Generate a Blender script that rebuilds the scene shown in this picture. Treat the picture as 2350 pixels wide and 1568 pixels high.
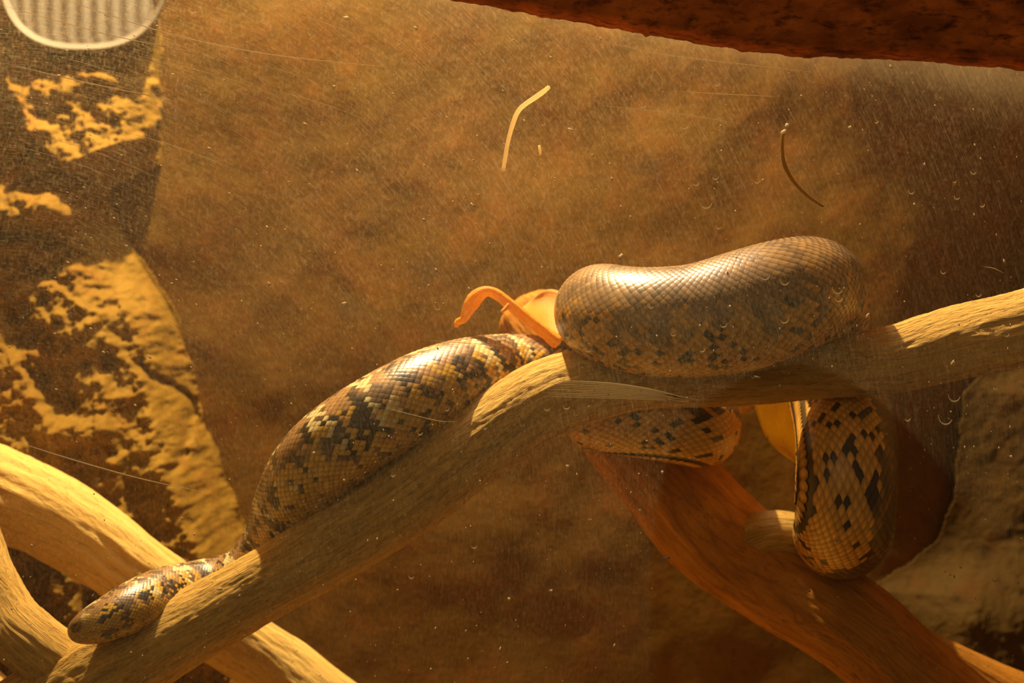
import bpy, math, random
import numpy as np
from mathutils import Vector

for o in list(bpy.data.objects):
    bpy.data.objects.remove(o)
scene = bpy.context.scene
COL = scene.collection

# ------------------------------------------------------------------ camera
CAM_D = 1.2
FPX = 4286.0
cam_d = bpy.data.cameras.new('camera')
cam = bpy.data.objects.new('camera', cam_d)
COL.objects.link(cam)
cam.location = (0, -CAM_D, 0)
cam.rotation_euler = (math.radians(90), 0, 0)
cam_d.sensor_width = 36.0
cam_d.lens = FPX / 2350.0 * 36.0
cam_d.clip_start = 0.05
cam_d.dof.use_dof = True
cam_d.dof.focus_distance = 1.155
cam_d.dof.aperture_fstop = 7.0
scene.camera = cam

# ------------------------------------------------------------------ world + lights
world = bpy.data.worlds.new('world')
scene.world = world
world.use_nodes = True
bg = world.node_tree.nodes['Background']
bg.inputs[0].default_value = (1.0, 0.68, 0.34, 1)
bg.inputs[1].default_value = 0.07

scene.view_settings.view_transform = 'Standard'
scene.view_settings.look = 'None'
scene.view_settings.gamma = 1.0
scene.view_settings.use_curve_mapping = False
scene.view_settings.exposure = 0.0


def P(px, py, Y=0.0):
    """point of the place at depth Y seen at that spot of the photo frame"""
    d = CAM_D + Y
    return np.array(((px - 1175.0) / FPX * d, Y, (784.0 - py) / FPX * d))


def R(rpx, Y=0.0):
    return rpx / FPX * (CAM_D + Y)


def light(name, kind, loc, energy, color, size=0.02, target=None, **kw):
    ld = bpy.data.lights.new(name, kind)
    ld.energy = energy
    ld.color = color
    if kind == 'AREA':
        ld.shape = 'RECTANGLE'
        ld.size = size
        ld.size_y = kw.get('size_y', size)
    else:
        ld.shadow_soft_size = size
    if kind == 'SPOT':
        ld.spot_size = kw.get('spot', 1.5)
        ld.spot_blend = kw.get('blend', 0.5)
    o = bpy.data.objects.new(name, ld)
    COL.objects.link(o)
    o.location = loc
    if target is not None:
        v = Vector(target) - Vector(loc)
        o.rotation_euler = v.to_track_quat('-Z', 'Y').to_euler()
    return o


KEY_POS = P(760, -1600, 0.235)
light('heat_lamp_light', 'POINT', KEY_POS, 86.0, (1.0, 0.79, 0.41), 0.012)
# added warm fill from the front, lifts the shaded sides facing the camera
light('front_fill_light', 'AREA', (-0.7, -1.7, 0.5), 2.6, (1.0, 0.70, 0.36), 1.6, (0, 0, 0), size_y=1.2)

# added cool overhead light, gives the snake its blue-white highlights
light('cool_top_fill_light', 'AREA', (-0.02, 0.16, 0.72), 1.7, (0.70, 0.85, 1.0), 0.22, (0, 0.16, 0), size_y=0.12)

# ------------------------------------------------------------------ numpy noise
def _hash(ix, iy, iz, seed):
    h = (ix.astype(np.int64) * 374761393 + iy.astype(np.int64) * 668265263 +
         iz.astype(np.int64) * 2147483647 + seed * 974634777) & 0xFFFFFFFF
    h = ((h ^ (h >> 13)) * 1274126177) & 0xFFFFFFFF
    h = ((h ^ (h >> 16)) * 2246822519) & 0xFFFFFFFF
    h = h ^ (h >> 15)
    return (h & 0xFFFFFF) / float(0xFFFFFF)


def vnoise(x, y, z=None, seed=0):
    x = np.asarray(x, float)
    y = np.asarray(y, float)
    z = np.zeros_like(x) if z is None else np.asarray(z, float)
    ix, iy, iz = np.floor(x), np.floor(y), np.floor(z)
    fx, fy, fz = x - ix, y - iy, z - iz
    fx, fy, fz = [f * f * (3 - 2 * f) for f in (fx, fy, fz)]
    r = 0
    for dx in (0, 1):
        wx = fx if dx else 1 - fx
        for dy in (0, 1):
            wy = fy if dy else 1 - fy
            for dz in (0, 1):
                wz = fz if dz else 1 - fz
                r = r + wx * wy * wz * _hash(ix + dx, iy + dy, iz + dz, seed)
    return r * 2 - 1


def fbm(x, y, z=None, seed=0, octv=4, gain=0.5):
    a, s, t = 1.0, 0.0, 0.0
    for k in range(octv):
        f = 2.03 ** k
        s = s + a * vnoise(np.asarray(x) * f, np.asarray(y) * f, None if z is None else np.asarray(z) * f, seed + k * 17)
        t += a
        a *= gain
    return s / t


def sstep(a, b, x):
    t = np.clip((x - a) / (b - a), 0, 1)
    return t * t * (3 - 2 * t)


# ------------------------------------------------------------------ mesh helpers
def mesh_obj(name, verts, faces, mat, parent=None, uv=None, col=None, smooth=True):
    me = bpy.data.meshes.new(name)
    me.from_pydata([tuple(v) for v in verts], [], [tuple(f) for f in faces])
    me.update()
    if smooth:
        me.polygons.foreach_set('use_smooth', [True] * len(me.polygons))
    if uv is not None:
        lay = me.uv_layers.new(name='UVMap')
        idx = np.zeros(len(me.loops), dtype=np.int32)
        me.loops.foreach_get('vertex_index', idx)
        lay.data.foreach_set('uv', np.asarray(uv, dtype=np.float32)[idx].ravel())
    if col is not None:
        ca = me.color_attributes.new('Pigment', 'FLOAT_COLOR', 'POINT')
        c4 = np.ones((len(verts), 4), dtype=np.float32)
        c4[:, :3] = col
        ca.data.foreach_set('color', c4.ravel())
    if mat:
        me.materials.append(mat)
    o = bpy.data.objects.new(name, me)
    COL.objects.link(o)
    if parent:
        o.parent = parent
        o.matrix_parent_inverse = parent.matrix_world.inverted()
    return o


def tag(o, label=None, cat=None, group=None, kind=None):
    if label: o['label'] = label
    if cat: o['category'] = cat
    if group: o['group'] = group
    if kind: o['kind'] = kind
    return o


def empty(name, loc, label, cat, group=None):
    o = bpy.data.objects.new(name, None)
    o.empty_display_size = 0.02
    o.location = Vector(loc)
    COL.objects.link(o)
    bpy.context.view_layer.update()
    return tag(o, label, cat, group)


def catmull(pts, n):
    """pts: (k,m) rows; resample n points on a centripetal-like Catmull-Rom through all columns"""
    pts = np.asarray(pts, float)
    k = len(pts)
    ext = np.vstack([2 * pts[0] - pts[1], pts, 2 * pts[-1] - pts[-2]])
    out = []
    per = 24
    for i in range(k - 1):
        p0, p1, p2, p3 = ext[i], ext[i + 1], ext[i + 2], ext[i + 3]
        for t in np.linspace(0, 1, per, endpoint=False):
            out.append(0.5 * ((2 * p1) + (-p0 + p2) * t + (2 * p0 - 5 * p1 + 4 * p2 - p3) * t * t +
                              (-p0 + 3 * p1 - 3 * p2 + p3) * t ** 3))
    out.append(pts[-1])
    out = np.array(out)
    seg = np.linalg.norm(np.diff(out[:, :3], axis=0), axis=1)
    s = np.concatenate([[0], np.cumsum(seg)])
    t = np.linspace(0, s[-1], n)
    return np.array([np.interp(t, s, out[:, c]) for c in range(out.shape[1])]).T, t


def frames(pos, D):
    T = np.gradient(pos, axis=0)
    T /= np.linalg.norm(T, axis=1)[:, None]
    D = D - (D * T).sum(1)[:, None] * T
    D /= np.linalg.norm(D, axis=1)[:, None]
    B = np.cross(T, D)
    return T, D, B


# ------------------------------------------------------------------ material helpers
class NT:
    def __init__(self, name):
        self.m = bpy.data.materials.new(name)
        self.m.use_nodes = True
        self.t = self.m.node_tree
        self.t.nodes.clear()
        self.out = self.n('ShaderNodeOutputMaterial')

    def n(self, typ, **kw):
        nd = self.t.nodes.new(typ)
        for k, v in kw.items():
            setattr(nd, k, v)
        return nd

    def l(self, a, b):
        self.t.links.new(a, b)

    def setin(self, nd, key, v):
        if hasattr(v, 'is_output') or isinstance(v, bpy.types.NodeSocket):
            self.l(v, nd.inputs[key])
        else:
            nd.inputs[key].default_value = v

    def math(self, op, a, b=0.0, c=None, clamp=False):
        nd = self.n('ShaderNodeMath', operation=op, use_clamp=clamp)
        self.setin(nd, 0, a)
        self.setin(nd, 1, b)
        if c is not None:
            self.setin(nd, 2, c)
        return nd.outputs[0]

    def vec(self, x, y, z):
        nd = self.n('ShaderNodeCombineXYZ')
        for i, v in enumerate((x, y, z)):
            self.setin(nd, i, v)
        return nd.outputs[0]

    def mapping(self, src, scale=(1, 1, 1), loc=(0, 0, 0), rot=(0, 0, 0)):
        nd = self.n('ShaderNodeMapping')
        self.l(src, nd.inputs[0])
        nd.inputs['Location'].default_value = loc
        nd.inputs['Rotation'].default_value = rot
        nd.inputs['Scale'].default_value = scale
        return nd.outputs[0]

    def noise(self, src, scale, detail=4, rough=0.55, dist=0.0, out=0):
        nd = self.n('ShaderNodeTexNoise')
        self.l(src, nd.inputs['Vector'])
        nd.inputs['Scale'].default_value = scale
        nd.inputs['Detail'].default_value = detail
        nd.inputs['Roughness'].default_value = rough
        nd.inputs['Distortion'].default_value = dist
        return nd.outputs[out]

    def ramp(self, src, stops):
        nd = self.n('ShaderNodeValToRGB')
        self.l(src, nd.inputs[0])
        e = nd.color_ramp.elements
        while len(e) < len(stops):
            e.new(0.5)
        for i, (p, c) in enumerate(stops):
            e[i].position = p
            e[i].color = (c, c, c, 1) if isinstance(c, (int, float)) else (*c, 1)
        return nd.outputs[0]

    def mix(self, f, a, b, blend='MIX'):
        nd = self.n('ShaderNodeMix', data_type='RGBA', blend_type=blend)
        self.setin(nd, 0, f)
        for k, v in ((6, a), (7, b)):
            if isinstance(v, tuple):
                nd.inputs[k].default_value = (*v, 1) if len(v) == 3 else v
            else:
                self.l(v, nd.inputs[k])
        return nd.outputs[2]

    def bump(self, h, strength, dist, normal=None):
        nd = self.n('ShaderNodeBump')
        nd.inputs['Strength'].default_value = strength
        nd.inputs['Distance'].default_value = dist
        self.l(h, nd.inputs['Height'])
        if normal is not None:
            self.l(normal, nd.inputs['Normal'])
        return nd.outputs[0]

    def principled(self, color, rough=0.7, normal=None, spec=0.3, **kw):
        nd = self.n('ShaderNodeBsdfPrincipled')
        self.setin(nd, 'Base Color', (*color, 1) if isinstance(color, tuple) else color)
        self.setin(nd, 'Roughness', rough)
        nd.inputs['Specular IOR Level'].default_value = spec
        for k, v in kw.items():
            self.setin(nd, k, v)
        if normal is not None:
            self.l(normal, nd.inputs['Normal'])
        self.l(nd.outputs[0], self.out.inputs[0])
        return nd


def wood_mat(name, c_dark, c_mid, c_light, bump=0.0026, seed=0.0, grain=1.0):
    m = NT(name)
    uv = m.n('ShaderNodeTexCoord').outputs['UV']          # u: metres along, v: metres around
    long = m.mapping(uv, scale=(26 * grain, 150 * grain, 1), loc=(seed, seed, 0))
    g = m.noise(long, 1.0, 6, 0.62, 0.6)
    pits = m.noise(m.mapping(uv, scale=(110, 340, 1), loc=(seed * 2, 0, 0)), 1.0, 5, 0.7, 0.3)
    crack = m.noise(m.mapping(uv, scale=(9, 75, 1), loc=(0, seed, 0)), 1.0, 4, 0.6, 0.9)
    big = m.noise(m.mapping(uv, scale=(14, 22, 1)), 1.0, 3)
    ck = m.ramp(m.math('ABSOLUTE', m.math('SUBTRACT', crack, 0.5)), [(0.0, 0.0), (0.022, 1.0)])
    h = m.math('ADD', m.math('MULTIPLY', g, 1.0), m.math('MULTIPLY', pits, 0.8))
    h = m.math('ADD', h, m.math('MULTIPLY', ck, 0.18))
    c = m.mix(m.ramp(g, [(0.3, 0.0), (0.7, 1.0)]), c_mid, c_light)
    c = m.mix(m.math('MULTIPLY', m.ramp(big, [(0.42, 0.0), (0.7, 1.0)]), 0.5), c, c_mid)
    c = m.mix(m.ramp(pits, [(0.28, 0.8), (0.42, 0.0)]), c, c_dark)
    c = m.mix(m.math('MULTIPLY', m.math('SUBTRACT', 1.0, ck), 0.35), c, c_dark)
    m.principled(c, 0.75, m.bump(h, 1.0, bump), 0.2)
    return m.m


M_WOOD = wood_mat('pale driftwood', (0.13, 0.055, 0.010), (0.46, 0.26, 0.05), (0.76, 0.48, 0.13))
M_WOOD2 = wood_mat('smooth pale driftwood', (0.34, 0.19, 0.04), (0.66, 0.41, 0.10), (0.80, 0.53, 0.16), 0.0012, 3.3, 0.7)
M_WOOD3 = wood_mat('reddish bark', (0.06, 0.022, 0.004), (0.36, 0.13, 0.011), (0.64, 0.27, 0.024), 0.0012, 5.1, 0.8)


def rock_material(name, c1, c2, c3, bump=0.004):
    m = NT(name)
    ob = m.n('ShaderNodeTexCoord').outputs['Object']
    n1 = m.noise(ob, 14, 6, 0.6, 0.4)
    n2 = m.noise(ob, 70, 6, 0.65)
    n3 = m.noise(m.mapping(ob, loc=(3, 1, 7)), 30, 5, 0.6)
    c = m.mix(m.ramp(n1, [(0.35, 0.0), (0.65, 1.0)]), c1, c2)
    c = m.mix(m.ramp(n3, [(0.5, 0.0), (0.72, 0.85)]), c, c3)
    c = m.mix(m.ramp(n2, [(0.3, 0.5), (0.45, 0.0)]), c, tuple(x * 0.35 for x in c1))
    h = m.math('ADD', n3, m.math('MULTIPLY', n2, 0.4))
    m.principled(c, 0.85, m.bump(h, 0.8, bump), 0.15)
    return m.m


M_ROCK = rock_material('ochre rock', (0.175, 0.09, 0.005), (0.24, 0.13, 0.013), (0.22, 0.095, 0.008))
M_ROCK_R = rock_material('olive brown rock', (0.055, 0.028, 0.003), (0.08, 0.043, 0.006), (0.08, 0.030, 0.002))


def wall_material():
    m = NT('rusty brown plaster')
    ob = m.n('ShaderNodeTexCoord').outputs['Object']
    n1 = m.noise(ob, 7, 6, 0.6, 0.3)
    n2 = m.noise(m.mapping(ob, loc=(5, 2, 1)), 26, 6, 0.65, 0.2)
    n3 = m.noise(ob, 160, 4, 0.6)
    n4 = m.noise(m.mapping(ob, loc=(1, 9, 4)), 11, 3, 0.5)
    c = m.mix(m.ramp(n1, [(0.35, 0.0), (0.65, 1.0)]), (0.118, 0.055, 0.004), (0.150, 0.074, 0.006))
    c = m.mix(m.ramp(n2, [(0.45, 0.0), (0.7, 0.7)]), c, (0.20, 0.070, 0.007))
    c = m.mix(m.ramp(n4, [(0.64, 0.0), (0.74, 0.6)]), c, (0.05, 0.03, 0.012))
    c = m.mix(m.ramp(n3, [(0.3, 0.45), (0.5, 0.0)]), c, (0.06, 0.026, 0.006))
    m.principled(c, 0.85, m.bump(m.math('ADD', n2, m.math('MULTIPLY', n3, 0.3)), 0.5, 0.003), 0.15)
    return m.m


M_WALL = wall_material()


def sand_material():
    m = NT('orange sand')
    ob = m.n('ShaderNodeTexCoord').outputs['Object']
    c = m.mix(m.noise(ob, 60, 5), (0.62, 0.32, 0.04), (0.78, 0.43, 0.06))
    m.principled(c, 0.95, m.bump(m.noise(ob, 300, 3), 0.5, 0.002), 0.1)
    return m.m


# ------------------------------------------------------------------ the setting
def box(name, lo, hi, mat, parent=None):
    x0, y0, z0 = lo
    x1, y1, z1 = hi
    v = [(x0, y0, z0), (x1, y0, z0), (x1, y1, z0), (x0, y1, z0), (x0, y0, z1), (x1, y0, z1), (x1, y1, z1), (x0, y1, z1)]
    f = [(0, 3, 2, 1), (4, 5, 6, 7), (0, 1, 5, 4), (1, 2, 6, 5), (2, 3, 7, 6), (3, 0, 4, 7)]
    return mesh_obj(name, v, f, mat, parent, smooth=False)


YW = 0.36
ZF = -0.52
ZC = 0.95
XL, XR = -0.55, 0.62

def wall_back():
    nx, nz = 220, 220
    X = np.linspace(XL, XR, nx)
    Z = np.linspace(ZF, ZC, nz)
    gx, gz = np.meshgrid(X, Z)
    y = YW - 0.012 * fbm(gx * 6, gz * 6, seed=3, octv=5) 
    # shallow vertical fold left of the middle, and a right-hand bend shaped to fall into shade
    q = np.clip((gx - 0.27) / 0.11, 0, 1)
    y = y + 0.62 * (0.055 * q * q + np.clip(gx - 0.38, 0, None))
    v = np.stack([gx.ravel(), y.ravel(), gz.ravel()], 1)
    f = []
    for j in range(nz - 1):
        for i in range(nx - 1):
            a = j * nx + i
            f.append((a, a + 1, a + nx + 1, a + nx))
    return tag(mesh_obj('wall_back', v, f, M_WALL), kind='structure')


wall_back()
tag(box('wall_left', (XL - 0.03, -0.10, ZF), (XL, YW + 0.05, ZC), M_WALL), kind='structure')
tag(box('wall_right', (XR, -0.10, ZF), (XR + 0.03, YW + 0.24, ZC), M_WALL), kind='structure')
tag(box('floor', (XL - 0.03, -0.12, ZF - 0.03), (XR + 0.03, YW + 0.24, ZF), sand_material()), kind='structure')
tag(box('ceiling', (XL - 0.03, -0.12, ZC), (XR + 0.03, YW + 0.24, ZC + 0.03), M_WALL), kind='structure')


# ------------------------------------------------------------------ relief rocks
def relief(name, px0, px1, py0, py1, nx, ny, fn, Yb, mat, label, cat, depth=0.03):
    gx, gy = np.meshgrid(np.linspace(px0, px1, nx), np.linspace(py1, py0, ny))
    h = fn(gx, gy)
    d = CAM_D + Yb
    X = (gx - 1175) / FPX * d
    Z = (784 - gy) / FPX * d
    Y = Yb - h
    # small sideways wander so that ledges overhang a little
    X = X + 0.25 * h * 0 
    v = np.stack([X.ravel(), Y.ravel(), Z.ravel()], 1)
    keep = (h > -0.004).ravel()
    quads = []
    for j in range(ny - 1):
        for i in range(nx - 1):
            a = j * nx + i
            q = (a, a + 1, a + nx + 1, a + nx)
            if keep[a] and keep[a + 1] and keep[a + nx] and keep[a + nx + 1]:
                quads.append(q)
    cnt = {}
    for q in quads:
        for k in range(4):
            e = (q[k], q[(k + 1) % 4])
            cnt[e] = 1
    rim = [e for e in cnt if (e[1], e[0]) not in cnt]
    used = sorted({i for q in quads for i in q})
    idx = {u: k for k, u in enumerate(used)}
    vv = [v[u] for u in used]
    f = [tuple(idx[i] for i in q) for q in quads]
    bk = {}
    for e in rim:
        for i in e:
            if i not in bk:
                bk[i] = len(vv)
                p = v[i].copy()
                dd_ = (CAM_D + p[1] + depth) / (CAM_D + p[1])
                vv.append(np.array([p[0] * dd_, p[1] + depth, p[2] * dd_]))
        f.append((idx[e[1]], idx[e[0]], bk[e[0]], bk[e[1]]))
    vv = np.array(vv)
    o = mesh_obj(name, vv, f, mat)
    # the origin at the foot of the rock
    c = Vector((float(X.mean()), Yb, float(Z.min())))
    o.data.transform(__import__('mathutils').Matrix.Translation(-c))
    o.location = c
    return tag(o, label, cat)


def left_rock(x, y):
    wob = 14 * fbm(x / 60, y / 60, seed=11, octv=4)
    xe = np.interp(y, [-200, 380, 430, 520, 720, 900, 1100, 1300, 1700],
                   [372, 372, 250, 280, 410, 455, 520, 600, 700])
    base = 0.024 * sstep(0, 110, xe - x + wob) + 0.00010 * np.clip(y - 300, 0, 700) * sstep(0, 90, xe - x)
    xe2 = np.interp(y, [-200, 560, 640, 720, 850, 950, 1030, 1300], [-300, -300, 150, 290, 300, 330, 350, 380])
    base = base + 0.016 * sstep(0, 22, xe2 - x + wob * 1.4)
    xe3 = np.interp(y, [-200, 620, 680, 830, 950, 1040, 1400], [-300, -300, 60, 130, 215, 250, 280])
    base = base + 0.016 * sstep(0, 22, xe3 - x + wob)
    r = fbm(x / 46, y / 46, seed=21, octv=5, gain=0.58)
    rid = 1 - np.abs(fbm(x / 90 + 5, y / 70, seed=31, octv=4)) * 2

    def blob(cx, cy, rx, ry, a, pw=2.0):
        q = ((x - cx + wob * 1.5) / rx) ** 2 + ((y - cy + wob * 1.5) / ry) ** 2
        return a * np.exp(-q ** pw)

    h = base - 0.03 * (1 - sstep(60, 190, y))
    xl = np.interp(y, [170, 200, 260, 330, 400, 440], [40, 15, 60, 100, 160, 260])
    xr = np.interp(y, [170, 330, 350, 400, 440], [372, 372, 330, 215, 200])
    ww = 1.8 * wob
    w = sstep(-4, 22, x - xl + ww) * sstep(-4, 22, xr - x - ww) * sstep(165, 200, y + ww)
    h = h + w * (0.012 + 0.034 * np.clip((y - 180) / 210, 0, 1))
    h = h + blob(90, 490, 130, 48, 0.045) + blob(170, 500, 50, 40, 0.02)
    h = h + blob(80, 600, 75, 38, 0.03) + blob(60, 690, 90, 38, 0.022) + blob(30, 760, 60, 60, 0.02)
    h = h + blob(200, 690, 60, 90, 0.012) + blob(250, 760, 50, 80, 0.012)
    h = h + blob(250, 980, 70, 28, 0.018) + blob(-10, 880, 40, 40, 0.025)
    # dark crack running down
    cx = np.interp(y, [480, 520, 640, 780], [270, 285, 370, 435])
    h = h - 0.022 * np.exp(-((x - cx + wob) / 20) ** 2) * sstep(480, 530, y) * (1 - sstep(740, 800, y))
    cx = np.interp(y, [820, 880, 920, 1060], [350, 400, 445, 440])
    h = h - 0.016 * np.exp(-((x - cx + wob) / 10) ** 2) * sstep(815, 840, y) * (1 - sstep(1040, 1090, y))
    mask = sstep(-20, 60, xe - x)
    h = h + 0.012 * r * (0.35 + mask) + 0.005 * rid * mask + 0.0055 * fbm(x / 18, y / 18, seed=77, octv=3) * mask
    return np.where(xe - x + wob < 0, -0.02, np.maximum(h, 0.0))


relief('rock_face', -260, 760, -160, 1700, 300, 520, left_rock, 0.340, M_ROCK,
       'craggy ochre rock face along the left side, its ledges brightly lit', 'rock')


def right_rock(x, y):
    wob = 14 * fbm(x / 60, y / 60, seed=41, octv=4)
    xs = np.interp(y, [500, 850, 900, 1120, 1230, 1290, 1345, 1800], [2420, 2230, 2185, 2178, 2140, 2060, 1960, 1900])
    m = 0.25 + 0.75 * sstep(0, 260, x - xs + wob)
    yl = np.interp(x, [1900, 2133, 2350, 2600], [1330, 1475, 1560, 1650])   # lower lip
    h = 0.02 + 0.03 * m + 0.03 * sstep(0, 160, y - 1250) * m
    h = h * (1 - 0.8 * sstep(-20, 70, y - yl))
    h = h + 0.006 * fbm(x / 60, y / 80, seed=51, octv=5) * m + 0.0012 * fbm(x / 20, y / 20, seed=52, octv=3) * m
    return np.where(x - xs + wob < 0, -0.02, h)


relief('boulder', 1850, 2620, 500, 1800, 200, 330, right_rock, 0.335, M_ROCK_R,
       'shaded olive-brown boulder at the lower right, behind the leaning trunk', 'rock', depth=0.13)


# ------------------------------------------------------------------ branches
def branch(name, nodes, mat, seed=0, nl=340, na=112, amp=0.10, parent=None, knots=(), fine=0.03, ridge=0.05):
    pts = []
    for (px, py, Y, r) in nodes:
        p = P(px, py, Y)
        pts.append((*p, R(r, Y)))
    sm, s = catmull(pts, nl)
    pos, rad = sm[:, :3], sm[:, 3]
    T, D, B = frames(pos, np.tile(np.array([0.05, -1.0, 0.1]), (nl, 1)))
    th = np.linspace(0, 2 * np.pi, na, endpoint=False)
    S, TH = np.meshgrid(s, th, indexing='ij')
    rr = np.tile(rad[:, None], (1, na))
    base = pos[:, None, :] + 0 * TH[..., None]
    cx, sx = np.cos(TH), np.sin(TH)
    # noise in body space, stretched along the length
    k = 1 / 0.03
    lo = fbm(S * k * 0.45, cx * 1.1 + 4, sx * 1.1 + seed, seed=seed, octv=3)
    gr = fbm(S * k * 0.6, cx * 5.0, sx * 5.0, seed=seed + 5, octv=4)
    fi = fbm(S * k * 4, cx * 16.0, sx * 16.0, seed=seed + 9, octv=4, gain=0.6)
    rr = rr * (1 + amp * lo + ridge * gr + fine * fi)
    for (ks, kt, kr, ka) in knots:
        q = ((S / s[-1] - ks) / kr) ** 2 + ((np.angle(np.exp(1j * (TH - kt)))) / 0.5) ** 2
        rr = rr * (1 + ka * np.exp(-q))
    # rounded ends
    e = np.minimum(s, s[-1] - s)
    cap = np.sqrt(np.clip(1 - (1 - np.clip(e / (rad * 0.6), 0, 1)) ** 2, 0.0004, 1))
    rr = rr * cap[:, None]
    v = base + rr[..., None] * (cx[..., None] * D[:, None, :] + sx[..., None] * B[:, None, :])
    vv = v.reshape(-1, 3)
    uv = np.stack([S.ravel(), (np.abs(TH - np.pi) * 0.028).ravel()], 1)
    f = []
    for i in range(nl - 1):
        for j in range(na):
            a = i * na + j
            b = i * na + (j + 1) % na
            f.append((a, b, b + na, a + na))
    f.append(tuple(range(na - 1, -1, -1)))
    f.append(tuple((nl - 1) * na + j for j in range(na)))
    return mesh_obj(name, vv, f, mat, parent, uv=uv)


def branch_thing(name, label, nodes, mat, base, **kw):
    t = empty(name, base, label, 'branch')
    branch('limb', nodes, mat, parent=t, **kw)
    return t


main = [(-120, 1830, .06, 120), (60, 1670, .045, 118), (225, 1560, .032, 108), (350, 1488, .03, 92), (490, 1410, .03, 82),
        (620, 1335, .03, 80), (740, 1265, .03, 88), (870, 1185, .03, 92), (975, 1112, .03, 92), (1075, 1035, .03, 92),
        (1170, 968, .03, 90), (1270, 912, .03, 92), (1390, 876, .03, 84), (1500, 858, .03, 80), (1700, 846, .03, 84), (1900, 838, .03, 76),
        (2040, 828, .022, 77), (2200, 785, .006, 84), (2350, 752, -.012, 88), (2520, 700, -.03, 88), (2700, 620, -.04, 76)]
mb = branch_thing('driftwood_branch',
                  'long pale driftwood branch rising from lower left to right, carrying the python',
                  main, M_WOOD, P(-120, 1830, .06), seed=2, nl=700, na=150, amp=0.05, fine=0.035, ridge=0.045)
# the limb that forks off at the lower left
branch('side_limb', [(-190, 960, .07, 70), (-110, 1150, .07, 74), (-65, 1260, .06, 74), (-40, 1330, .05, 74), (15, 1420, .04, 72), (75, 1480, .03, 74),
                     (170, 1550, .04, 78)], M_WOOD, seed=14, nl=220, na=120, parent=mb, amp=0.05)
branch_thing('driftwood_log', 'thick smooth pale log slanting down at the left, behind the snake and its branch',
             [(-260, 980, .16, 92), (-110, 1070, .16, 96), (0, 1130, .16, 104), (110, 1178, .16, 98), (230, 1250, .16, 92),
              (330, 1325, .16, 84), (450, 1410, .165, 78), (560, 1482, .175, 76), (650, 1545, .185, 80), (760, 1640, .19, 86),
              (900, 1760, .20, 90)],
             M_WOOD2, P(900, 1760, .18), seed=6, nl=320, na=120, amp=0.06, fine=0.015, ridge=0.09)
branch_thing('driftwood_stub', 'pale branch tip just showing in the bottom left corner',
             [(-190, 1450, .12, 60), (-90, 1540, .12, 60), (0, 1620, .12, 60), (120, 1720, .12, 60)],
             M_WOOD2, P(120, 1720, .12), seed=8, nl=90, na=60)
branch_thing('leaning_trunk', 'broad reddish-brown trunk leaning down to the lower right, shaded by the snake',
             [(1190, 700, .20, 78), (1310, 850, .17, 88), (1420, 985, .16, 96), (1530, 1102, .155, 110), (1640, 1222, .15, 118), (1765, 1315, .14, 112),
              (1960, 1440, .12, 110), (2095, 1560, .11, 106), (2250, 1690, .10, 110), (2420, 1850, .10, 112)],
             M_WOOD3, P(2420, 1850, .10), seed=23, nl=420, na=140, amp=0.05, fine=0.012, ridge=0.05)

branch('stub', [(1660, 1270, .145, 50), (1720, 1235, .13, 54), (1790, 1222, .12, 52), (1870, 1240, .12, 48), (1930, 1270, .13, 40)], M_WOOD, seed=44,
       nl=100, na=80, parent=bpy.data.objects['leaning_trunk'], amp=0.06)

branch_thing('driftwood_piece', 'small orange-brown piece of driftwood in the bottom right corner, beside the leaning trunk',
             [(2105, 1438, .17, 6), (2180, 1492, .165, 22), (2262, 1548, .16, 40), (2365, 1612, .155, 58), (2520, 1700, .15, 72)],
             M_WOOD3, P(2520, 1700, .15), seed=71, nl=120, na=70, amp=0.08)

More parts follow.
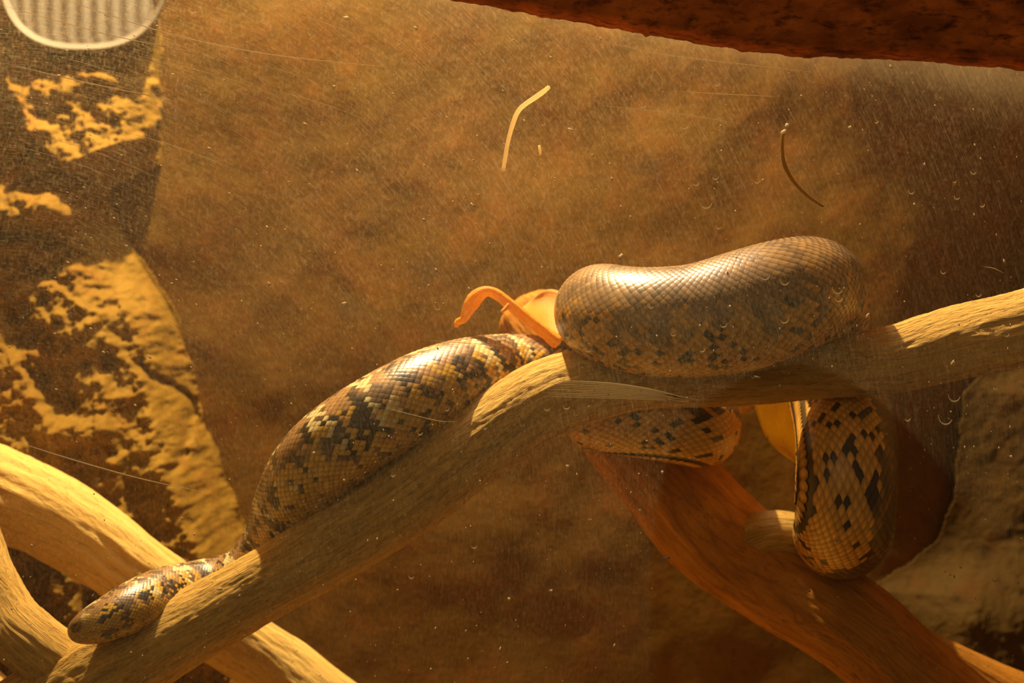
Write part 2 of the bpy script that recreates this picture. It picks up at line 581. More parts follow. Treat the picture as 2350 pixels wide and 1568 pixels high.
# ------------------------------------------------------------------ the python
# px, py, depth, radius(px), dorsal direction
SN = [
    (158, 1458, .001, 15, (-.3, -.3, .9)),
    (173, 1452, .000, 29, (-.3, -.3, .9)),
    (198, 1442, -.003, 41, (-.3, -.3, .9)),
    (238, 1426, -.002, 50, (-.3, -.3, .9)),
    (302, 1396, .012, 59, (-.3, -.2, .9)),
    (382, 1366, .045, 65, (-.2, -.2, 1)),
    (470, 1352, .072, 67, (-.2, -.2, 1)),
    (560, 1330, .075, 70, (-.4, -.2, 1)),
    (628, 1258, .074, 76, (-.8, -.2, .7)),
    (668, 1165, .055, 86, (-1, -.3, .5)),
    (708, 1087, .030, 93, (-.8, -.4, .7)),
    (766, 1028, .018, 97, (-.5, -.35, .9)),
    (842, 976, .016, 99, (-.3, -.3, 1)),
    (923, 930, .022, 99, (-.2, -.25, 1)),
    (990, 896, .033, 96, (-.1, -.2, 1)),
    (1066, 872, .050, 94, (0, -.2, 1)),
    (1155, 858, .074, 90, (0, -.15, 1)),
    (1250, 862, .088, 88, (0, -.15, 1)),
    (1350, 890, .115, 86, (0, .1, 1)),
    (1425, 935, .125, 84, (0, .1, 1)),
    (1425, 962, .112, 80, (0, 0, 1)),
    (1375, 962, .088, 80, (0, -.1, 1)),
    (1388, 956, .070, 84, (0, -.1, 1)),
    (1450, 960, .064, 92, (0, .2, 1)),
    (1520, 965, .064, 96, (0, .3, 1)),
    (1580, 974, .072, 96, (0, .2, 1)),
    (1606, 980, .105, 94, (0, 0, 1)),
    (1604, 940, .150, 90, (0, 0, 1)),
    (1650, 880, .185, 86, (.1, -.3, 1)),
    (1770, 845, .200, 84, (.1, 0, 1)),
    (1880, 880, .215, 84, (.5, .2, .9)),
    (1950, 1010, .220, 80, (1, .3, .1)),
    (1946, 1140, .195, 90, (.9, .5, -.1)),
    (1934, 1205, .150, 106, (.8, .3, -.6)),
    (1934, 1216, .100, 113, (.85, .2, -.6)),
    (1936, 1195, .055, 115, (.9, .35, -.3)),
    (1941, 1120, .035, 115, (.95, .35, 0)),
    (1942, 1040, .045, 115, (.95, .35, 0)),
    (1935, 960, .075, 114, (.95, .35, 0)),
    (1915, 880, .098, 112, (.9, .45, .1)),
    (1895, 790, .095, 110, (.7, .5, .6)),
    (1882, 705, .058, 110, (.3, 0, 1)),
    (1868, 668, .012, 121, (.1, -.3, 1)),
    (1800, 684, -.018, 134, (-.05, -.25, 1)),
    (1700, 717, -.024, 139, (-.1, -.25, 1)),
    (1600, 738, -.024, 131, (0, -.25, 1)),
    (1500, 741, -.018, 126, (0, -.25, 1)),
    (1425, 730, -.002, 118, (-.05, -.2, 1)),
    (1381, 716, .026, 109, (-.1, 0, 1)),
    (1395, 725, .066, 100, (0, .2, 1)),
    (1460, 790, .120, 88, (0, .8, .7)),
    (1530, 900, .205, 74, (.3, 1, .4)),
    (1560, 1050, .240, 62, (-.6, .5, 0)),
    (1570, 1200, .225, 52, (-.9, .2, 0)),
    (1600, 1290, .175, 42, (-.8, 0, -.6)),
    (1650, 1325, .165, 36, (-.4, 0, -.9)),
    (1760, 1370, .200, 24, (0, 0, -1)),
    (1820, 1390, .215, 8, (0, 0, -1)),
]


def skin_material():
    m = NT('python scales')
    a = m.n('ShaderNodeAttribute', attribute_name='Pigment').outputs['Color']
    ob = m.n('ShaderNodeTexCoord').outputs['Object']
    n = m.noise(ob, 900, 2, 0.6)
    c = m.mix(m.math('MULTIPLY', n, 0.35), a, (0.05, 0.035, 0.02))
    m.principled(c, 0.36, m.bump(n, 0.25, 0.0002), 0.6)
    return m.m


def build_snake():
    rows = []
    for (px, py, Y, r, d) in SN:
        p = P(px, py, Y)
        rows.append((*p, R(r, Y), *d))
    n = 3200
    sm, s = catmull(rows, n)
    ker = np.hanning(61)
    ker /= ker.sum()
    for c_ in range(7):
        kk = ker
        pad = np.concatenate([2 * sm[0, c_] - sm[30:0:-1, c_], sm[:, c_], 2 * sm[-1, c_] - sm[-2:-32:-1, c_]])
        sm[:, c_] = np.convolve(pad, kk, mode='valid')
    s = np.concatenate([[0], np.cumsum(np.linalg.norm(np.diff(sm[:, :3], axis=0), axis=1))])
    pos, rad, Dv = sm[:, :3], np.clip(sm[:, 3], 0.001, None), sm[:, 4:7]
    k = np.ones(9) / 9
    T, D, B = frames(pos, Dv)
    L = s[-1]
    pxs = np.interp(s, s, pos[:, 0])

    def at(sv, th, h):
        """surface point(s) at arclength sv, angle th from the back, height h over the skin"""
        sv = np.clip(sv, 0, L)
        p = np.stack([np.interp(sv, s, pos[:, c]) for c in range(3)], -1)
        d = np.stack([np.interp(sv, s, D[:, c]) for c in range(3)], -1)
        b = np.stack([np.interp(sv, s, B[:, c]) for c in range(3)], -1)
        r = np.interp(sv, s, rad) + h
        # slightly egg-shaped: the belly flatter than the back
        q = 1 - 0.035 * np.clip(-np.cos(th), 0, 1) ** 4
        return p + (r * q * np.cos(th))[..., None] * d + (r * np.sin(th))[..., None] * b

    V, F, C = [], [], []
    off = 0
    # ---- base skin
    ns, na = 1300, 72
    S, TH = np.meshgrid(np.linspace(0, L, ns), np.linspace(0, 2 * np.pi, na, endpoint=False), indexing='ij')
    rr = np.interp(S, s, rad)
    endf = np.sqrt(np.clip(1 - (1 - np.clip(np.minimum(S, L - S) / 0.006, 0, 1)) ** 2, 0, 1))
    v = at(S, TH, -0.0007 - rr * (1 - endf) * 0.95)
    V.append(v.reshape(-1, 3))
    C.append(np.tile(np.array([0.07, 0.045, 0.02]), (ns * na, 1)))
    for i in range(ns - 1):
        for j in range(na):
            a = i * na + j
            b = i * na + (j + 1) % na
            F.append((a, b, b + na, a + na))
    F.append(tuple(range(na - 1, -1, -1)))
    F.append(tuple((ns - 1) * na + j for j in range(na)))
    off = ns * na
    # ---- scale lattice
    NR = 76
    dth = 2 * np.pi / NR
    ds_of = np.clip(0.165 * rad, 0.0022, 0.0044)
    ph = np.concatenate([[0], np.cumsum(np.diff(s) / ds_of[1:])])
    nI = int(ph[-1])
    cs, ct, cw, cl = [], [], [], []
    for j in range(-33, 34):                      # rows around the back and the flanks
        for i in range(1, nI - 1):
            cs.append(np.interp(i + (0.5 if j % 2 else 0.0), ph, s))
            ct.append(j * dth)
            cw.append(dth * 1.06)
            cl.append(1.0)
    for i in range(1, nI - 1):                    # broad belly scutes
        cs.append(np.interp(i + 0.25, ph, s))
        ct.append(np.pi)
        cw.append(dth * 4.6)
        cl.append(1.0)
    cs, ct, cw, cl = map(np.array, (cs, ct, cw, cl))
    cs += np.random.RandomState(4).uniform(-1, 1, len(cs)) * 0.00015
    loc_ds = np.interp(cs, s, ds_of)
    loc_r = np.interp(cs, s, rad)
    scute = np.abs(ct - np.pi) < 1e-6
    # pigment of each scale
    rng = np.random.RandomState(7)
    ja = rng.rand(len(cs))
    px = cs / 0.00028                              # arclength in photo pixels
    side = np.sign(ct)
    at_ = np.abs(ct)
    aw = at_ + 0.10 * side
    n1 = fbm(px / 34, aw * 1.9 + 3, side * 3.1, seed=5, octv=2)
    n2 = fbm(px / 15, aw * 3.4 + 9, side * 5.7, seed=6, octv=2)
    n3 = fbm(px / 17, aw * 2.6 + 2, side * 2.2, seed=12, octv=3)
    n4 = fbm(px / 120, at_ * 0.4, side * 1.2, seed=19, octv=2)
    brown = np.array([0.46, 0.26, 0.10])
    umber = np.array([0.17, 0.10, 0.05])
    black = np.array([0.030, 0.024, 0.018])
    cream = np.array([0.92, 0.76, 0.36])
    ochre = np.array([0.80, 0.46, 0.06])
    tan = np.array([0.66, 0.34, 0.06])
    # where along the body: patterned neck half, darker plain coil
    s_coil0 = s[np.argmin(np.linalg.norm(pos - P(1882, 705, .058), axis=1))]
    coil = sstep(s_coil0 - 0.06, s_coil0 + 0.01, cs)
    s_loop = s[np.argmin(np.linalg.norm(pos - P(1425, 962, .112), axis=1))]
    rear = sstep(s_loop - 0.03, s_loop + 0.03, cs)
    col = np.tile(brown, (len(cs), 1))
    # flanks start after ~45 degrees
    fl = sstep(0.55, 1.0, at_ + 0.25 * n1)
    col[n2 < -0.18] = umber
    blackm = (n1 + 0.55 * fl - 0.28 + 0.4 * n2 > 0.16)
    col[blackm & (ja < 0.85)] = black
    stripes = (np.abs(np.sin(px / 38 + 1.2 * n4 + 0.9 * n3)) > 0.90) & (at_ < 1.5) & (n2 + 0.5 * n1 > -0.08)
    col[stripes] = cream
    spots = (n3 > 0.10) & (at_ > 0.8)
    col[spots] = ochre
    lo = (at_ > 1.6 + 0.4 * n1) & (n2 > -0.10)
    col[lo] = tan
    orow = (at_ > 0.6) & (at_ < 2.1) & (n2 > 0.14) & (ja > 0.25)
    col[orow] = ochre * 0.9
    # coil: plain umber-grey back and sides, tan speckled belly
    cc = np.tile(np.array([0.30, 0.185, 0.09]), (len(cs), 1))
    cc[(n2 > 0.12)] = np.array([0.20, 0.125, 0.065])
    cc[(n3 > 0.20)] = np.array([0.40, 0.24, 0.10])
    bb = at_ + 0.55 * n1 + 0.3 * n3
    thr = 1.5
    bel = bb > thr
    cc[bel] = tan * 1.1
    n6 = fbm(px / 17, aw * 5.5 + 1, side * 0.7, seed=39, octv=2)
    jc = np.random.RandomState(17).rand(len(cs))
    cc[bel & (n6 + 0.3 * n3 < -0.04) & (jc < 0.40) & (at_ < 2.75)] = black * 1.8
    cc[(bb > thr - 0.22) & (bb <= thr) & (n2 > 0)] = tan * 0.9
    # hanging loop: broad tan belly with black chevrons
    lp = np.tile(np.array([0.17, 0.115, 0.06]), (len(cs), 1))
    lp[n3 > 0.15] = np.array([0.34, 0.2, 0.07])
    bell = at_ + 0.35 * n1 + 0.2 * n3 > 1.42
    lp[bell] = tan * 1.5
    n5 = fbm(px / 11, aw * 3.6 + 1, side * 0.7, seed=29, octv=2)
    jb = rng.rand(len(cs))
    lp[bell & (n5 + 0.35 * n3 < 0.0) & (jb < 0.28) & (at_ < 2.95)] = black * 1.8
    for arr, w in ((lp, rear), (cc, coil)):
        mk = w > rng.rand(len(cs))
        col[mk] = arr[mk]
    col[scute & (n2 > -0.3)] = tan * 1.25
    col = col * (0.85 + 0.3 * ja)[:, None]
    # ---- scale shape (posterior tip raised over the next scale)
    ab = np.array([(0.66, 0.0, .42), (0.48, .28, .36), (0.20, .47, .20), (-0.12, .44, .02), (-0.50, .14, -.25),
                   (-0.50, -.14, -.25), (-0.12, -.44, .02), (0.20, -.47, .20), (0.48, -.28, .36), (0.10, 0.0, .62)])
    A = ab[None, :, 0]
    Bw = ab[None, :, 1]
    H = ab[None, :, 2]
    Hs = (loc_ds * np.where(scute, 0.10, 0.22))[:, None]
    sx = cs[:, None] + A * (loc_ds * 1.12)[:, None]
    # scutes are straight bands
    wth = np.where(scute, cw, cw * 2.0 * 0.97)[:, None]
    thx = ct[:, None] + Bw * wth
    rr_end = np.sqrt(np.clip(1 - (1 - np.clip(np.minimum(sx, L - sx) / 0.006, 0, 1)) ** 2, 0, 1))
    v = at(sx, thx, H * Hs - np.interp(sx, s, rad) * (1 - rr_end) * 0.95)
    nS = len(cs)
    V.append(v.reshape(-1, 3))
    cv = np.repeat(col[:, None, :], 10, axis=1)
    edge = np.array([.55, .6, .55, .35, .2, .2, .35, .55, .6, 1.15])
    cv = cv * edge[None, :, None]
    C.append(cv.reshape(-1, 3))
    fan = [(k_, (k_ + 1) % 9, 9) for k_ in range(9)]
    for q in range(nS):
        o = off + q * 10
        for (a, b, c) in fan:
            F.append((o + a, o + b, o + c))
    V = np.vstack(V)
    C = np.vstack(C)
    o = mesh_obj('python', V, F, skin_material(), None, col=C)
    c0 = Vector([float(x) for x in P(1380, 876, .03)])
    o.data.transform(__import__('mathutils').Matrix.Translation(-c0))
    o.location = c0
    tag(o, 'large scaly python, brown with cream and black blotches, draped and coiled over the driftwood branch', 'snake')
    return o


build_snake()


# ------------------------------------------------------------------ leaves and the curled stem
def leaf_material(name, c, trans=0.45):
    m = NT(name)
    uv = m.n('ShaderNodeTexCoord').outputs['UV']
    n = m.noise(m.mapping(uv, scale=(6, 40, 1)), 1.0, 4)
    cc = m.mix(n, tuple(x * 0.75 for x in c), tuple(min(1, x * 1.2) for x in c))
    d = m.n('ShaderNodeBsdfPrincipled')
    m.l(cc, d.inputs['Base Color'])
    d.inputs['Roughness'].default_value = 0.6
    m.l(m.bump(n, 0.5, 0.0008), d.inputs['Normal'])
    t = m.n('ShaderNodeBsdfTranslucent')
    m.l(cc, t.inputs['Color'])
    mx = m.n('ShaderNodeMixShader')
    mx.inputs[0].default_value = trans
    m.l(d.outputs[0], mx.inputs[1])
    m.l(t.outputs[0], mx.inputs[2])
    m.l(mx.outputs[0], m.out.inputs[0])
    return m.m


M_LEAF_O = leaf_material('dry orange leaf', (0.92, 0.46, 0.05), 0.5)
M_LEAF_Y = leaf_material('dry yellow leaf', (0.97, 0.62, 0.03), 0.55)


def sheet(name, left, right, mat, parent, bulge=0.01, thick=0.0006, n=26, m_=14):
    """leaf blade spanned between two edge polylines (px,py,Y), cupped and with its own thickness"""
    Lp, _ = catmull([tuple(P(*q)) for q in left], n)
    Rp, _ = catmull([tuple(P(*q)) for q in right], n)
    v, uv = [], []
    for lay in (0, 1):
        for i in range(n):
            for j in range(m_):
                t = j / (m_ - 1)
                p = Lp[i] * (1 - t) + Rp[i] * t
                b = bulge * math.sin(math.pi * t) * math.sin(math.pi * min(1, (i + 1) / n))
                p = p + np.array([0, b + lay * thick, 0])
                v.append(p)
                uv.append((i / n, t))
    f = []
    N = n * m_
    for i in range(n - 1):
        for j in range(m_ - 1):
            a = i * m_ + j
            f.append((a, a + 1, a + m_ + 1, a + m_))
            f.append((N + a + m_, N + a + m_ + 1, N + a + 1, N + a))
    ring = [j for j in range(m_)] + [i * m_ + m_ - 1 for i in range(1, n)] + \
           [(n - 1) * m_ + j for j in range(m_ - 2, -1, -1)] + [i * m_ for i in range(n - 2, 0, -1)]
    for k in range(len(ring)):
        a, b = ring[k], ring[(k + 1) % len(ring)]
        f.append((b, a, N + a, N + b))
    return mesh_obj(name, v, f, mat, parent, uv=uv)


t = empty('dried_leaf', P(1290, 800, .06), 'curled orange dried leaf with a crooked stalk, left of the snake coil', 'leaf')
sheet('blade', [(1196, 712, .075), (1225, 742, .07), (1262, 790, .065)],
      [(1200, 704, .10), (1262, 664, .11), (1345, 700, .09)], M_LEAF_O, t, bulge=0.012)
branch('stalk', [(1285, 790, .055, 15), (1240, 755, .055, 13), (1200, 722, .055, 13), (1166, 694, .055, 13), (1140, 674, .055, 12),
                 (1116, 668, .055, 12), (1098, 676, .056, 15), (1084, 692, .058, 17), (1074, 712, .06, 13), (1064, 732, .062, 9),
                 (1050, 740, .064, 7), (1046, 752, .064, 4)], M_LEAF_O, seed=33, nl=160, na=36, parent=t, amp=0.22, ridge=0.18, fine=0.2)
branch('thorn', [(1168, 698, .052, 6), (1160, 708, .050, 5), (1150, 717, .048, 3)], M_LEAF_O, seed=35, nl=20, na=16, parent=t, amp=0.05)

t = empty('yellow_leaf', P(1780, 925, .09), 'smooth yellow curved dry leaf hanging under the branch beside the dangling loop', 'leaf')
sheet('blade', [(1722, 900, .085), (1737, 950, .085), (1758, 1005, .085), (1790, 1040, .085), (1826, 1063, .085)],
      [(1838, 900, .11), (1842, 950, .11), (1846, 1000, .11), (1848, 1040, .11), (1842, 1072, .11)], M_LEAF_Y, t, bulge=-0.004)


# ------------------------------------------------------------------ ribbed plate, upper left
def ribbed_plate():
    m = NT('pale beige clay')
    ob = m.n('ShaderNodeTexCoord').outputs['Object']
    c = m.mix(m.noise(m.mapping(ob, scale=(60, 60, 8)), 1.0, 4), (0.15, 0.125, 0.095), (0.20, 0.17, 0.13))
    m.principled(c, 0.6, None, 0.3)
    cx, cy, rx, ry, ex = 190.0, -70.0, 197.0, 190.0, 2.5
    nr, na = 44, 200
    v, f = [], []

    def put(q, a, back):
        ca, sa = math.cos(a), math.sin(a)
        k = (abs(ca) ** ex + abs(sa) ** ex) ** (-1 / ex)
        x = cx + rx * q * k * ca
        y = cy + ry * q * k * sa
        # leans back: lower rim forward, upper rim against the rock
        tilt = 0.312 + 0.008 * (-(y - cy) / ry)
        rim = 0.010 * sstep(0.90, 0.97, q)
        rib = 0.0008 * math.cos((x - cx) / 34.0 * 2 * math.pi) * (1 - float(sstep(0.82, 0.92, q)))
        edge = 0.010 * float(sstep(0.97, 1.0, q)) ** 2
        return P(x, y, tilt - float(rim) - rib + edge + back)
    for lay, bk in ((0, 0.0), (1, 0.022)):
        for i in range(nr):
            q = (i / (nr - 1)) ** 0.7
            for j in range(na):
                v.append(put(max(q, 0.002), 2 * math.pi * j / na, bk))
    N = nr * na
    for i in range(nr - 1):
        for j in range(na):
            a_, b_ = i * na + j, i * na + (j + 1) % na
            f.append((a_, b_, b_ + na, a_ + na))
            f.append((N + a_ + na, N + b_ + na, N + b_, N + a_))
    for j in range(na):
        a_, b_ = (nr - 1) * na + j, (nr - 1) * na + (j + 1) % na
        f.append((a_, b_, N + b_, N + a_))
    o = mesh_obj('ribbed_plate', v, f, m.m)
    tag(o, 'round pale beige ribbed plate leaning out over the rock in the top left corner', 'plate')


ribbed_plate()

# ------------------------------------------------------------------ glass front with scratches and dust
YG = -0.078


def G(px, py):
    return P(px, py, YG)


def glass_material():
    m = NT('scratched dusty glass')
    geo = m.n('ShaderNodeTexCoord').outputs['Object']
    sep = m.n('ShaderNodeSeparateXYZ')
    m.l(geo, sep.inputs[0])
    X, Z = sep.outputs[0], sep.outputs[2]
    c = G(-60, 1250)
    dx = m.math('SUBTRACT', X, float(c[0]))
    dz = m.math('SUBTRACT', Z, float(c[2]))
    rad = m.math('SQRT', m.math('ADD', m.math('MULTIPLY', dx, dx), m.math('MULTIPLY', dz, dz)))
    ang = m.math('ARCTAN2', dz, dx)
    # scratches, with their glint round the lamp's reflection painted in as arcs
    pol = m.vec(m.math('MULTIPLY', rad, 1500.0), m.math('MULTIPLY', ang, 26.0), 0.0)
    st = m.noise(pol, 1.0, 3, 0.6)
    st = m.ramp(st, [(0.50, 0.0), (0.72, 1.0)])
    pol2 = m.vec(m.math('MULTIPLY', rad, 420.0), m.math('MULTIPLY', ang, 6.0), 4.0)
    st2 = m.ramp(m.noise(pol2, 1.0, 3, 0.55), [(0.55, 0.0), (0.85, 1.0)])
    # dust grain and broad smears
    grain = m.ramp(m.noise(geo, 620, 3, 0.7), [(0.42, 0.0), (0.78, 1.0)])
    smear = m.noise(m.mapping(geo, loc=(2, 0, 1)), 9, 4, 0.55, 0.4)
    patch = m.noise(m.mapping(geo, loc=(7, 0, 3)), 4.5, 3, 0.5)
    # veil denser higher up and towards the left
    zt = m.math('MULTIPLY_ADD', Z, 2.6, 0.55, clamp=True)          # higher up: denser veil
    xl = m.math('MULTIPLY_ADD', X, -1.1, 0.72, clamp=True)
    # pale edge glow under the beam, painted as a denser veil
    e0, e1 = G(1110, 0), G(1850, 125)
    k = (e1[2] - e0[2]) / (e1[0] - e0[0])
    dl = m.math('SUBTRACT', m.math('MULTIPLY_ADD', m.math('SUBTRACT', X, float(e0[0])), float(k), float(e0[2])), Z)
    edge = m.math('MULTIPLY', m.ramp(m.math('MULTIPLY_ADD', dl, 28.0, 0.2), [(0.0, 1.0), (0.22, 0.8), (0.5, 0.25), (1.0, 0.0)]), 1.0)
    edge = m.math('MULTIPLY', edge, m.math('MULTIPLY_ADD', smear, 1.6, -0.25, clamp=True))
    base = m.math('MULTIPLY_ADD', smear, 0.12, 0.0)
    grit = m.ramp(m.noise(m.mapping(geo, scale=(1.6, 1, 0.7)), 480, 2, 0.6), [(0.50, 0.0), (0.72, 1.0)])
    d = m.math('ADD', base, m.math('MULTIPLY', grain, 0.14))
    d = m.math('ADD', d, m.math('MULTIPLY', grit, 0.16))
    d = m.math('ADD', d, m.math('MULTIPLY', st, 0.20))
    d = m.math('ADD', d, m.math('MULTIPLY', st2, 0.10))
    d = m.math('MULTIPLY', d, m.math('MULTIPLY_ADD', zt, 0.72, 0.22))
    d = m.math('MULTIPLY', d, m.math('MULTIPLY_ADD', xl, 0.7, 0.5))
    d = m.math('MULTIPLY', d, m.math('MULTIPLY_ADD', patch, 1.6, 0.15))
    d = m.math('ADD', d, m.math('MULTIPLY', edge, 0.42))
    d = m.math('MULTIPLY', d, 0.52, clamp=True)
    tr = m.n('ShaderNodeBsdfTransparent')
    tl = m.n('ShaderNodeBsdfTranslucent')
    tl.inputs['Color'].default_value = (0.88, 0.68, 0.40, 1)
    df = m.n('ShaderNodeBsdfDiffuse')
    df.inputs['Color'].default_value = (0.80, 0.64, 0.40, 1)
    mx = m.n('ShaderNodeMixShader')
    mx.inputs[0].default_value = 0.3
    m.l(tl.outputs[0], mx.inputs[1])
    m.l(df.outputs[0], mx.inputs[2])
    m2 = m.n('ShaderNodeMixShader')
    m.l(d, m2.inputs[0])
    m.l(tr.outputs[0], m2.inputs[1])
    m.l(mx.outputs[0], m2.inputs[2])
    m.l(m2.outputs[0], m.out.inputs[0])
    return m.m


def clear_glass():
    m = NT('clear glass')
    tr = m.n('ShaderNodeBsdfTransparent')
    gl = m.n('ShaderNodeBsdfGlossy')
    gl.inputs['Roughness'].default_value = 0.02
    mx = m.n('ShaderNodeMixShader')
    mx.inputs[0].default_value = 0.015
    m.l(tr.outputs[0], mx.inputs[1])
    m.l(gl.outputs[0], mx.inputs[2])
    m.l(mx.outputs[0], m.out.inputs[0])
    return m.m


gx0, gx1, gz0, gz1 = XL, XR, ZF, 0.36
v = [(gx0, YG, gz0), (gx1, YG, gz0), (gx1, YG, gz1), (gx0, YG, gz1),
     (gx0, YG + .003, gz0), (gx1, YG + .003, gz0), (gx1, YG + .003, gz1), (gx0, YG + .003, gz1)]
f = [(0, 1, 2, 3), (5, 4, 7, 6), (0, 4, 5, 1), (1, 5, 6, 2), (2, 6, 7, 3), (3, 7, 4, 0)]
pane = mesh_obj('window_1', v, f, clear_glass(), smooth=False)
pane.data.materials.append(glass_material())
pane.data.polygons[0].material_index = 1
tag(pane, kind='structure')


def dust_material(name, c, tr=0.5):
    m = NT(name)
    d = m.n('ShaderNodeBsdfDiffuse')
    d.inputs['Color'].default_value = (*c, 1)
    t_ = m.n('ShaderNodeBsdfTranslucent')
    t_.inputs['Color'].default_value = (*c, 1)
    mx = m.n('ShaderNodeMixShader')
    mx.inputs[0].default_value = tr
    m.l(d.outputs[0], mx.inputs[1])
    m.l(t_.outputs[0], mx.inputs[2])
    m.l(mx.outputs[0], m.out.inputs[0])
    return m.m


M_DUST = dust_material('dust', (0.62, 0.52, 0.36), 0.6)
M_STRAW = dust_material('straw', (0.95, 0.80, 0.52), 0.75)
M_DARK = dust_material('dark fibre', (0.42, 0.27, 0.10), 0.6)


def strand(name, pts, mat, label, cat, seed=1):
    nodes = [(a, b, YG - 0.003, r * 0.9) for (a, b, r) in pts]
    o = branch(name, nodes, mat, seed=seed, nl=90, na=14, amp=0.18, ridge=0.1, fine=0.1)
    return tag(o, label, cat)


strand('straw', [(1262, 198, 5), (1240, 216, 6.5), (1205, 240, 6), (1188, 258, 6), (1176, 288, 6), (1166, 325, 5.5), (1160, 360, 5.5),
                 (1156, 384, 5), (1155, 394, 6)], M_STRAW, 'pale bent straw stuck to the glass', 'straw', 3)
strand('straw', [(1237, 333, 3), (1239, 344, 4), (1240, 357, 4)], M_STRAW,
       'tiny pale straw fragment on the glass right of the bent straw', 'straw', 4)
strand('plant_fibre', [(1797, 305, 4), (1795, 340, 4.5), (1800, 378, 5), (1820, 415, 4.5), (1850, 447, 4.5), (1890, 475, 3.5)], M_DARK,
       'dark curved fibre on the glass above the snake coil', 'fibre', 5)


def blob_mesh(V, F, c, rx, rz, ry=0.0004, rot=0.0, seed=0):
    rng = random.Random(seed)
    base = len(V)
    n = 9
    ca, sa = math.cos(rot), math.sin(rot)
    V.append((c[0], c[1] - ry, c[2]))
    ring = []
    for k in range(n):
        a = 2 * math.pi * k / n
        q = rng.uniform(0.6, 1.15)
        x, z = rx * q * math.cos(a), rz * q * math.sin(a)
        V.append((c[0] + x * ca - z * sa, c[1], c[2] + x * sa + z * ca))
    V.append((c[0], c[1] + ry, c[2]))
    for k in range(n):
        F.append((base, base + 1 + (k + 1) % n, base + 1 + k))
        F.append((base + n + 1, base + 1 + k, base + 1 + (k + 1) % n))


# larger flecks of dirt the photo shows singly
V, F = [], []
spk = [(1528, 1281, 10, 5, 0), (790, 697, 8, 4, 0), (1738, 866, 8, 4, .3), (1790, 888, 7, 5, 1), (1799, 303, 8, 9, .6), (1806, 290, 5, 7, 0),
       (1950, 292, 4, 5, .7), (795, 42, 9, 6, .2), (1302, 1070, 5, 4, 0), (1168, 1375, 5, 5, 0), (1856, 1357, 5, 4, 0), (1990, 725, 3, 8, .5),
       (2185, 833, 4, 9, .4), (1730, 1003, 4, 4, 0), (1520, 1085, 4, 5, 0), (2320, 1048, 4, 4, 0), (1310, 298, 10, 3, .5), (1425, 590, 6, 8, 0),
       (1095, 312, 3, 3, 0), (2150, 1535, 5, 5, 0), (1920, 1240, 5, 4, 0), (505, 1352, 8, 4, .1), (1084, 470, 8, 3, .6), (720, 1040, 4, 4, 0)]
for i, (a, b, rx, rz, rot) in enumerate(spk):
    blob_mesh(V, F, G(a, b) + np.array([0, -0.0006, 0]), R(rx, YG), R(rz, YG), rot=-rot, seed=i)
rng = random.Random(5)
for i in range(900):
    a, b = rng.uniform(-20, 2370), rng.uniform(0, 1580)
    r_ = 1.0 + 1.8 * rng.random() ** 4
    an = math.atan2(-(1250 - b), a + 60) + math.pi / 2
    blob_mesh(V, F, G(a, b) + np.array([0, -0.0006, 0]), R(r_ * rng.uniform(1, 2.6), YG), R(r_, YG), 0.0002, -an, seed=i)
dd = mesh_obj('dust', V, F, M_DUST, pane)
tag(dd, 'pale specks of dust on the glass', kind='stuff')


def ring_mark(V, F, px, py, r, a0, a1, w):
    """dried drip mark: an arc"""
    base = len(V)
    n = 16
    for k in range(n + 1):
        a = a0 + (a1 - a0) * k / n
        ww = w * math.sin(math.pi * (k + 0.5) / (n + 1))
        for q, dy in ((r - ww, 0), (r + ww, 0)):
            p = G(px + q * math.cos(a), py + q * math.sin(a) * 1.2)
            V.append((p[0], p[1] - 0.0006, p[2]))
            V.append((p[0], p[1] - 0.0003, p[2]))
    for k in range(n):
        b = base + 4 * k
        F.append((b, b + 2, b + 6, b + 4))
        F.append((b + 1, b + 5, b + 7, b + 3))
        F.append((b, b + 4, b + 5, b + 1))
        F.append((b + 2, b + 3, b + 7, b + 6))


V, F = [], []
marks = [(1755, 628, 12), (1801, 641, 11), (1922, 660, 12), (1925, 682, 9), (1660, 742, 8), (1800, 730, 10), (1620, 462, 14), (2190, 905, 14),
         (2170, 955, 16), (1570, 285, 10), (1755, 1000, 8), (1900, 1000, 8), (1475, 238, 9), (1300, 930, 8), (1350, 800, 7)]
for i in range(45):
    rr_ = random.Random(100 + i)
    marks.append((rr_.uniform(900, 2340), rr_.uniform(150, 1500), rr_.uniform(3, 7)))
for i, (a, b, r_) in enumerate(marks):
    ring_mark(V, F, a, b, r_, 0.1 + 0.3 * math.sin(i), math.pi - 0.1 + 0.3 * math.sin(i), 1.4)
wm = mesh_obj('drip_marks', V, F, M_DUST, pane)
tag(wm, 'small crescent drip marks on the glass', kind='stuff')

# long hair scratches
V, F = [], []
def scratch(pts, w):
    w = w * 0.6
    sm, s = catmull([tuple(G(*q)) for q in pts], 40)
    base = len(V)
    for i, p in enumerate(sm):
        ww = R(w, YG) * math.sin(math.pi * (i + 0.6) / 41)
        for dz, dy in ((-ww, -.0005), (ww, -.0005), (ww, -.0002), (-ww, -.0002)):
            V.append((p[0], p[1] + dy, p[2] + dz))
    for i in range(39):
        b = base + 4 * i
        for k in range(4):
            F.append((b + k, b + 4 + k, b + 4 + (k + 1) % 4, b + (k + 1) % 4))


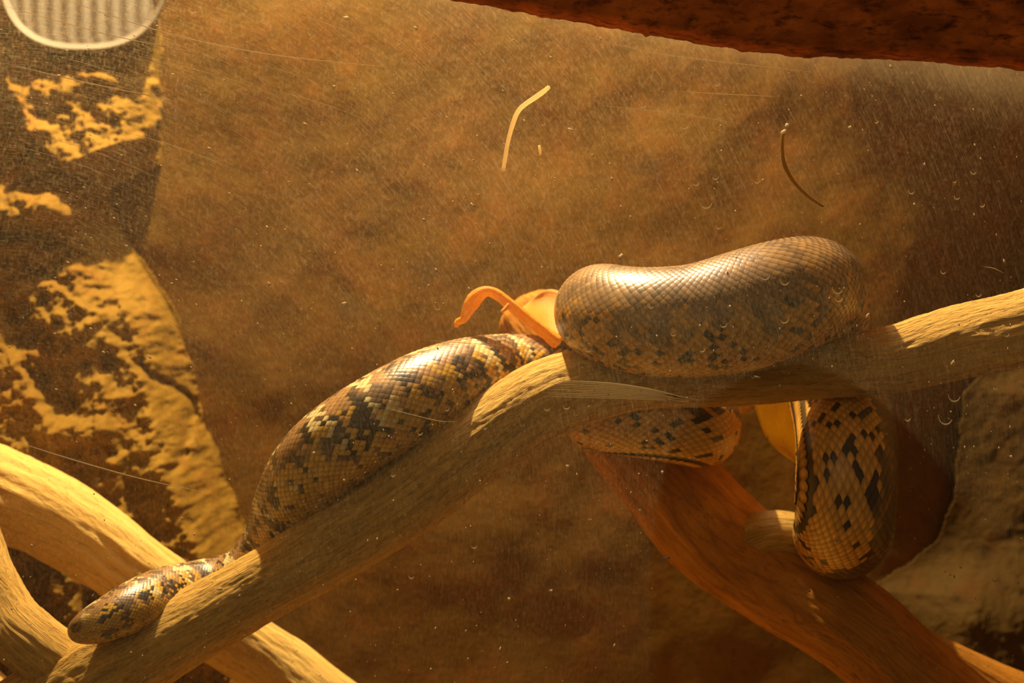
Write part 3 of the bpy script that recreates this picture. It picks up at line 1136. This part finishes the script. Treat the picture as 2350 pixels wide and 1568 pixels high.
scratch([(-10, 998), (150, 1050), (320, 1098), (480, 1132)], 2.2)
scratch([(90, -20), (380, 75), (620, 125), (900, 155)], 2.0)
scratch([(-10, 140), (200, 190), (420, 235)], 1.8)
scratch([(-10, 8), (250, 80), (500, 130)], 1.4)
scratch([(1325, 78), (1440, 108), (1540, 128), (1860, 165)], 1.5)
scratch([(1380, 242), (1560, 262), (1700, 284)], 1.0)
scratch([(1560, 210), (1700, 218), (1790, 222)], 1.2)
scratch([(960, 780), (1100, 790), (1260, 800)], 1.0)
scratch([(880, 935), (1000, 965), (1050, 968)], 1.4)
scratch([(1690, 540), (1692, 560), (1698, 585)], 1.5)
scratch([(2255, 612), (2280, 616), (2305, 628)], 1.8)
for i in range(16):
    rr_ = random.Random(40 + i)
    y0 = rr_.uniform(0, 330)
    x0 = rr_.uniform(-50, 700)
    ln = rr_.uniform(120, 420)
    scratch([(x0, y0), (x0 + ln * .5, y0 + ln * .14), (x0 + ln, y0 + ln * .33)], rr_.uniform(0.4, 0.9))
for i in range(10):     # rubbed bundle below the coil
    rr_ = random.Random(80 + i)
    dy = i * 4.2
    scratch([(1240 + rr_.uniform(0, 40), 872 + dy), (1400, 880 + dy * .9), (1500, 895 + dy * .6), (1600 + rr_.uniform(-60, 10), 915 + dy * .2)], 2.6 - 0.1 * i)
sc = mesh_obj('scratches', V, F, M_DUST, pane)
tag(sc, 'fine pale scratches in the glass', kind='stuff')


# ------------------------------------------------------------------ dark beam across the top right, in front of the glass
def beam():
    m = NT('dark red-brown wood')
    ob = m.n('ShaderNodeTexCoord').outputs['Object']
    mp = m.mapping(ob, scale=(60, 150, 150))
    n1 = m.noise(mp, 1.0, 6, 0.7, 0.3)
    n2 = m.noise(m.mapping(ob, scale=(30, 30, 50)), 1.0, 5, 0.6)
    c = m.mix(m.ramp(n2, [(0.4, 0.0), (0.7, 1.0)]), (0.34, 0.08, 0.012), (0.85, 0.21, 0.028))
    c = m.mix(m.ramp(n1, [(0.35, 0.8), (0.5, 0.0)]), c, (0.035, 0.010, 0.004))
    m.principled(c, 0.85, m.bump(n1, 1.0, 0.0025), 0.15)
    Yf = YG - 0.035
    nx, nc = 500, 60
    xs = np.linspace(900, 2700, nx)
    yl = np.interp(xs, [900, 1110, 1270, 1490, 1700, 1850, 2130, 2350, 2700], [-42, 0, 28, 66, 103, 118, 128, 148, 180])
    yl = yl + 5 * fbm(xs / 26, xs * 0, seed=3, octv=4) + 9 * np.exp(-((xs - 1489) / 7) ** 2) * 0.6
    v = []
    for i in range(nx):
        lo = P(xs[i], yl[i], Yf)
        top = P(xs[i], yl[i], Yf)[2] + 0.16
        for j in range(nc):
            a = j / nc
            # profile loop: front face down, rounded lower edge, back face up
            if a < 0.45:
                q = a / 0.45
                z = top + (lo[2] + 0.004 - top) * q
                y = Yf
            elif a < 0.55:
                q = (a - 0.45) / 0.10 * math.pi
                z = lo[2] + 0.004 - 0.004 * math.sin(q)
                y = Yf + 0.016 - 0.016 * math.cos(q)
            else:
                q = (a - 0.55) / 0.45
                z = lo[2] + 0.004 + (top - lo[2] - 0.004) * q
                y = Yf + 0.032
            v.append((lo[0], y, z))
    v = np.array(v)
    nn = fbm(v[:, 0] * 90, v[:, 2] * 160, v[:, 1] * 90, seed=8, octv=4)
    v[:, 1] += 0.0015 * nn
    f = []
    for i in range(nx - 1):
        for j in range(nc):
            a = i * nc + j
            b = i * nc + (j + 1) % nc
            f.append((a, b, b + nc, a + nc))
    f.append(tuple(range(nc - 1, -1, -1)))
    f.append(tuple((nx - 1) * nc + j for j in range(nc)))
    o = mesh_obj('wooden_beam', v, f, m.m)
    tag(o, 'rough dark red-brown wooden beam across the top right, in front of the glass', 'beam')


beam()
